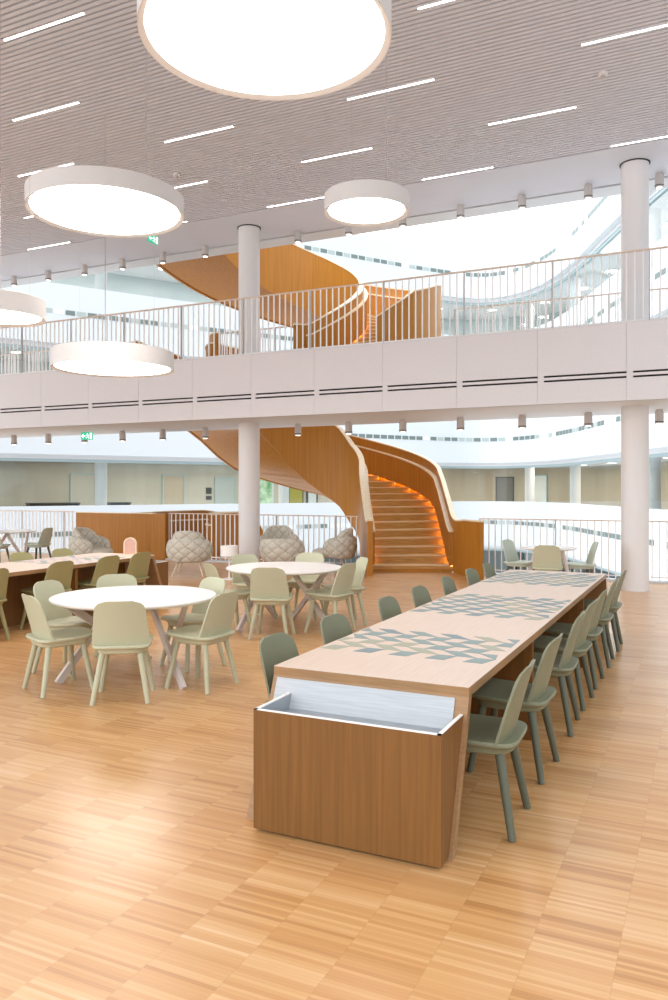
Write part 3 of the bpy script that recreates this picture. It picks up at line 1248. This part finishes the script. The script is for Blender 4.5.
# ================================================================== LIGHTS
def pendant(label, px_l, d, z, dia, cable, th=0.19, group='round pendant lamps'):
    x, y = LD(px_l, d)
    t = empty('pendant_lamp', (x, y, z), 0, label, 'pendant lamp', group)
    r = dia / 2
    b = MB().use('lampwhite')
    b.disc((0, 0, 0), [(r - 0.050, 0.030), (r - 0.010, 0.0), (r, 0.0), (r, th), (r - 0.02, th + 0.01), (0.05, th + 0.01)], 96)
    b.build('drum', parent=t)
    b = MB().use('lamp')
    b.disc((0, 0, 0), [(0.01, 0.022), (r - 0.048, 0.022), (r - 0.048, 0.030), (0.01, 0.030)], 96)
    b.build('diffuser', parent=t)['label'] = 'glowing white diffuser'
    b = MB().use('grey').rod((cable[0], cable[1], th + 0.01), (cable[0], cable[1], ZC - z + 0.02), 0.006, 0.006, 8)
    b.build('cable', parent=t)
    for k in range(3):
        a = k * 2 * math.pi / 3 + 0.4
        b = MB().use('grey').rod((0.7 * r * math.cos(a), 0.7 * r * math.sin(a), th + 0.01), (0.7 * r * math.cos(a), 0.7 * r * math.sin(a), ZC - z + 0.02), 0.0015, 0.0015, 6)
        b.build('suspension_wire', parent=t)
    return t


pendant('largest looking round pendant lamp at the top of the picture', -0.0863 * 5.25, 5.25, 4.62, 1.67, (0.0, 0.0))
pendant('large round pendant lamp at upper left, below the slatted ceiling', -0.2890 * 8.73, 8.73, 4.67, 1.69, (0.35, 0.25))
pendant('small round pendant lamp near the picture centre', 0.0412 * 8.85, 8.85, 4.72, 0.95, (0.2, 0.1))
pendant('large round pendant lamp hanging low in front of mezzanine fascia', -0.2800 * 10.9, 10.9, 3.27, 1.64, (-0.1, -0.05), 0.235)
pendant('small round pendant lamp cut by the left picture edge', -0.424 * 8.0, 8.0, 3.35, 0.88, (0.0, 0.0))

rows = [(6.57, 0), (8.06, 1), (9.54, 0), (11.06, 1), (12.56, 0), (5.07, 1), (3.57, 0)]
rn = {12.56: 'row nearest the mezzanine', 11.06: 'second row from the mezzanine', 9.54: 'third row from the mezzanine',
      8.06: 'fourth row from the mezzanine', 6.57: 'fifth row from the mezzanine', 5.07: 'sixth row from the mezzanine', 3.57: 'seventh row from the mezzanine'}
led0 = None
for (y, odd) in rows:
    cnt = 0
    x = -1.38 - (1.49 if odd else 0)
    xs = []
    while x > -15:
        xs.append(x)
        x -= 3.0
    for x in xs:
        cnt += 1
        # skip those outside the picture
        d = x * FX + y * FY
        l = x * RX + y * RY
        if d < 1:
            continue
        px = 334 + 788 * l / d
        py = 488 - 788 * (ZC - CAM_H) / d
        if px < -150 or px > 720 or py < -40:
            continue
        lab = 'linear ceiling light, %s from the right in the %s' % (ORD[cnt - 1], rn[y])
        if led0 is None:
            led0 = empty('linear_light', (x + 0.63, y, ZC), 0, lab, 'ceiling light', 'linear ceiling lights')
            MB().use('lampwhite').box(-0.606, -0.018, -0.003, 0.606, 0.018, 0.06).build('housing', parent=led0)
            MB().use('led').box(-0.60, -0.014, -0.006, 0.60, 0.014, -0.0032).build('diffuser', parent=led0)
        else:
            dup(led0, (x + 0.63, y, ZC), 0, lab, 'linear ceiling lights')


def spot(x, y, z, label, group, proto=[None]):
    if proto[0] is None:
        t = empty('ceiling_spotlight', (x, y, z), 0, label, 'spotlight', group)
        b = MB().use('spotbody')
        b.disc((0, 0, 0), [(0.055, 0.0), (0.055, -0.02), (0.068, -0.022), (0.070, -0.20), (0.066, -0.232), (0.05, -0.232)], 20)
        b.build('can', parent=t)
        MB().use('black').disc((0, 0, 0), [(0.072, -0.195), (0.072, -0.207)], 20).build('trim_ring', parent=t)
        MB().use('spotglow').disc((0, 0, 0), [(0.045, -0.2325), (0.045, -0.236)], 16).build('lens', parent=t)
        proto[0] = t
        return t
    return dup(proto[0], (x, y, z), 0, label, group)


sx = [-15.33 + 1.1215 * i for i in range(14)]
for i, x in enumerate(sx):
    spot(x, 14.0, ZS, 'grey cylinder spotlight, %s from left under the mezzanine edge' % ORD[i], 'spotlights under the mezzanine')
for i, x in enumerate(sx):
    if 5.5 < i < 6.5:
        continue
    spot(x, 14.0, ZC, 'grey cylinder spotlight, %s from left under the upper ceiling edge' % ORD[i - (1 if i > 6 else 0)], 'spotlights under the upper ceiling')


# ------------------------------------------------------------------ exit signs
def exit_sign(x, y, z, rz, label, drop):
    t = empty('exit_sign', (x, y, z), rz, label, 'exit sign')
    MB().use('sign').box(-0.15, -0.012, -0.085, 0.15, 0.012, 0.085).build('panel', parent=t, bevel=0.003)
    MB().use('grey').rod((0, 0, 0.08), (0, 0, drop), 0.006, 0.006, 8).build('hanger', parent=t)
    b = MB().use('signwhite')
    yf = -0.0145
    yb = -0.0122

    def poly(pts):
        b.loft([[(p[0], yb, p[1]) for p in pts], [(p[0], yf, p[1]) for p in pts]])
    # arrow pointing left, running figure, doorway
    poly([(-0.135, 0), (-0.09, 0.05), (-0.075, 0.05), (-0.105, 0.015), (-0.04, 0.015), (-0.04, -0.015), (-0.105, -0.015), (-0.075, -0.05), (-0.09, -0.05)])
    poly([(0.085, -0.065), (0.135, -0.065), (0.135, 0.065), (0.085, 0.065)])
    poly([(0.02 + 0.013 * math.cos(a * math.pi / 5), 0.05 + 0.013 * math.sin(a * math.pi / 5)) for a in range(10)])
    poly([(0.0, 0.033), (0.035, 0.030), (0.045, -0.012), (0.02, -0.015)])
    poly([(0.0, 0.033), (-0.028, 0.012), (-0.022, 0.004), (0.006, 0.018)])
    poly([(0.035, 0.030), (0.066, 0.012), (0.062, 0.004), (0.035, 0.016)])
    poly([(0.02, -0.012), (-0.002, -0.035), (-0.030, -0.035), (-0.030, -0.046), (0.004, -0.047), (0.034, -0.016)])
    poly([(0.045, -0.012), (0.060, -0.040), (0.052, -0.066), (0.040, -0.063), (0.047, -0.040), (0.030, -0.014)])
    b.build('pictogram', parent=t)['label'] = 'white arrow, running figure and doorway'
    return t


exit_sign(-12.64, 13.6, 2.80, R(8), 'green exit sign hanging under the mezzanine at left', 0.13)
exit_sign(-10.08, 12.7, 6.62, R(90), 'green exit sign hanging from the upper ceiling beside the left pendant', 0.19)

# small ceiling fittings
for i, (x, y, lab) in enumerate(((-1.2, 10.3, 'smoke detector at the right of the slatted ceiling'),
                                 (-7.93, 10.6, 'smoke detector on the slatted ceiling above the left pendant'))):
    t = empty('smoke_detector', (x, y, ZC - 0.004), 0, lab, 'smoke detector')
    MB().use('lampwhite').disc((0, 0, 0), [(0.06, 0.004), (0.06, -0.02), (0.045, -0.028)], 24).build('base', parent=t)
    MB().use('grey').disc((0, 0, 0), [(0.035, -0.028), (0.025, -0.05)], 20).build('sensor', parent=t)

# ================================================================== ROOMS ACROSS THE ATRIUM
FMID = [(a + c) / 2 for a, c in zip(offset(FAC, 1.9), offset(FAC, 2.1))]
dl0 = None
rooms = {0: ('lower', 2.9, '#fff1df', 26.0), 1: ('middle', 7.1, '#ffffff', 15.0), 2: ('upper', 11.3, '#ffffff', 24.0)}
for k, (nm_, zt_, lc, pw) in rooms.items():
    pts = resample(FMID, 3.0)
    cnt = 0
    for i, p in enumerate(pts):
        dd = p.x * FX + p.y * FY
        pxx = 334 + 788 * (p.x * RX + p.y * RY) / max(dd, 0.1)
        if not -20 < pxx < 690:
            continue
        cnt += 1
        lab = 'recessed ceiling light in the %s storey across the atrium, %s from the left' % (nm_, (ORD + ['fifteenth', 'sixteenth', 'seventeenth', 'eighteenth', 'nineteenth', 'twentieth', 'twenty-first', 'twenty-second', 'twenty-third', 'twenty-fourth', 'twenty-fifth', 'twenty-sixth', 'twenty-seventh', 'twenty-eighth'])[cnt - 1])
        if dl0 is None:
            dl0 = empty('downlight', (p.x, p.y, zt_ - 0.158), 0, lab, 'ceiling light', 'ceiling lights across the atrium')
            MB().use('lampwhite').disc((0, 0, 0), [(0.27, 0.0), (0.27, -0.02), (0.23, -0.022)], 24).build('ring', parent=dl0)
            MB().use('led').disc((0, 0, 0), [(0.225, -0.004), (0.225, -0.0225)], 24).build('diffuser', parent=dl0)
            t = dl0
        else:
            t = dup(dl0, (p.x, p.y, zt_ - 0.158), 0, lab, 'ceiling lights across the atrium')
        ld = bpy.data.lights.new('downlight_lamp', 'AREA')
        ld.shape = 'DISK'
        ld.size = 0.9
        ld.energy = pw
        ld.color = lin(lc)[:3]
        lo = bpy.data.objects.new('lamp', ld)
        C.objects.link(lo)
        lo.parent = t
        lo.location = (0, 0, -0.05)


def wall_pt(l):
    """point on the rear wall of the far rooms at lateral position l, with the direction along the wall"""
    for a, c in zip(FBK, FBK[1:]):
        la, lc = a.x * RX + a.y * RY, c.x * RX + c.y * RY
        if la <= l <= lc:
            t = (l - la) / (lc - la)
            return a + (c - a) * t, math.atan2(c.y - a.y, c.x - a.x)
    return FBK[0], 0.0


def far_panel(name, l, w, z0, z1, m, frame=None, th=0.06):
    p, a = wall_pt(l)
    b = MB().use(m).box(-w / 2, -th, z0, w / 2, 0.0, z1)
    if frame:
        b.use(frame)
        b.box(-w / 2 - 0.06, -th - 0.03, z0, -w / 2, 0.0, z1 + 0.06)
        b.box(w / 2, -th - 0.03, z0, w / 2 + 0.06, 0.0, z1 + 0.06)
        b.box(-w / 2, -th - 0.03, z1, w / 2, 0.0, z1 + 0.06)
    o = b.build(name)
    o.location = (p.x, p.y, 0)
    o.rotation_euler = (0, 0, a)
    return struct(o)


far_panel('door_1', -7.45, 0.95, 0.0, 2.2, 'intwall', 'dglass')
far_panel('door_2', -5.25, 0.95, 0.0, 2.1, 'slotgrey', 'dglass')
far_panel('door_3', -10.9, 1.0, 0.0, 2.2, 'intgrey', 'dglass')
far_panel('window_5', -3.5, 0.95, 0.3, 2.5, 'foliage', 'band')
far_panel('door_4', -1.95, 0.75, 0.0, 2.3, 'greenpanel', 'slotdark')
far_panel('door_5', -1.15, 0.5, 0.0, 2.3, 'intblue', 'dark')
far_panel('door_6', 0.6, 0.9, 0.0, 2.3, 'intwall', 'dglass')
far_panel('door_7', 9.6, 0.9, 0.0, 2.2, 'door', 'dark')
far_panel('window_6', 11.3, 0.8, 0.2, 2.3, 'slotpale', 'dglass')
p, a = wall_pt(-5.95)
t = empty('wall_panel', (p.x, p.y, 1.35), a, 'dark control panels on the wall across the atrium beside a pale door', 'control panel')
MB().use('dark').box(-0.14, -0.04, 0.0, 0.14, -0.001, 0.30).build('upper_box', parent=t, bevel=0.01)
MB().use('dark').box(-0.14, -0.04, -0.28, 0.14, -0.001, -0.10).build('lower_box', parent=t, bevel=0.01)


def far_desk(l, d, w, label):
    x, y = LD(l, d)
    t = empty('desk', (x, y, 0), YAW + R(32), label, 'desk')
    MB().use('dark').box(-w / 2, -0.4, 0.98, w / 2, 0.4, 1.03).build('desktop', parent=t)
    MB().use('dark').box(-w / 2 + 0.05, 0.30, 0.55, w / 2 - 0.05, 0.33, 0.98).build('modesty_panel', parent=t)
    for sx in (-1, 1):
        MB().use('dark').box(sx * (w / 2 - 0.05) - 0.03, -0.36, 0.0, sx * (w / 2 - 0.05) + 0.03, 0.36, 0.98).build('leg', parent=t)
    return t


far_desk(-11.45, 32.1, 2.0, 'long dark high desk behind the parapet across the atrium at far left')
far_desk(-9.1, 33.2, 0.9, 'short dark high desk right of the pale column across the atrium')
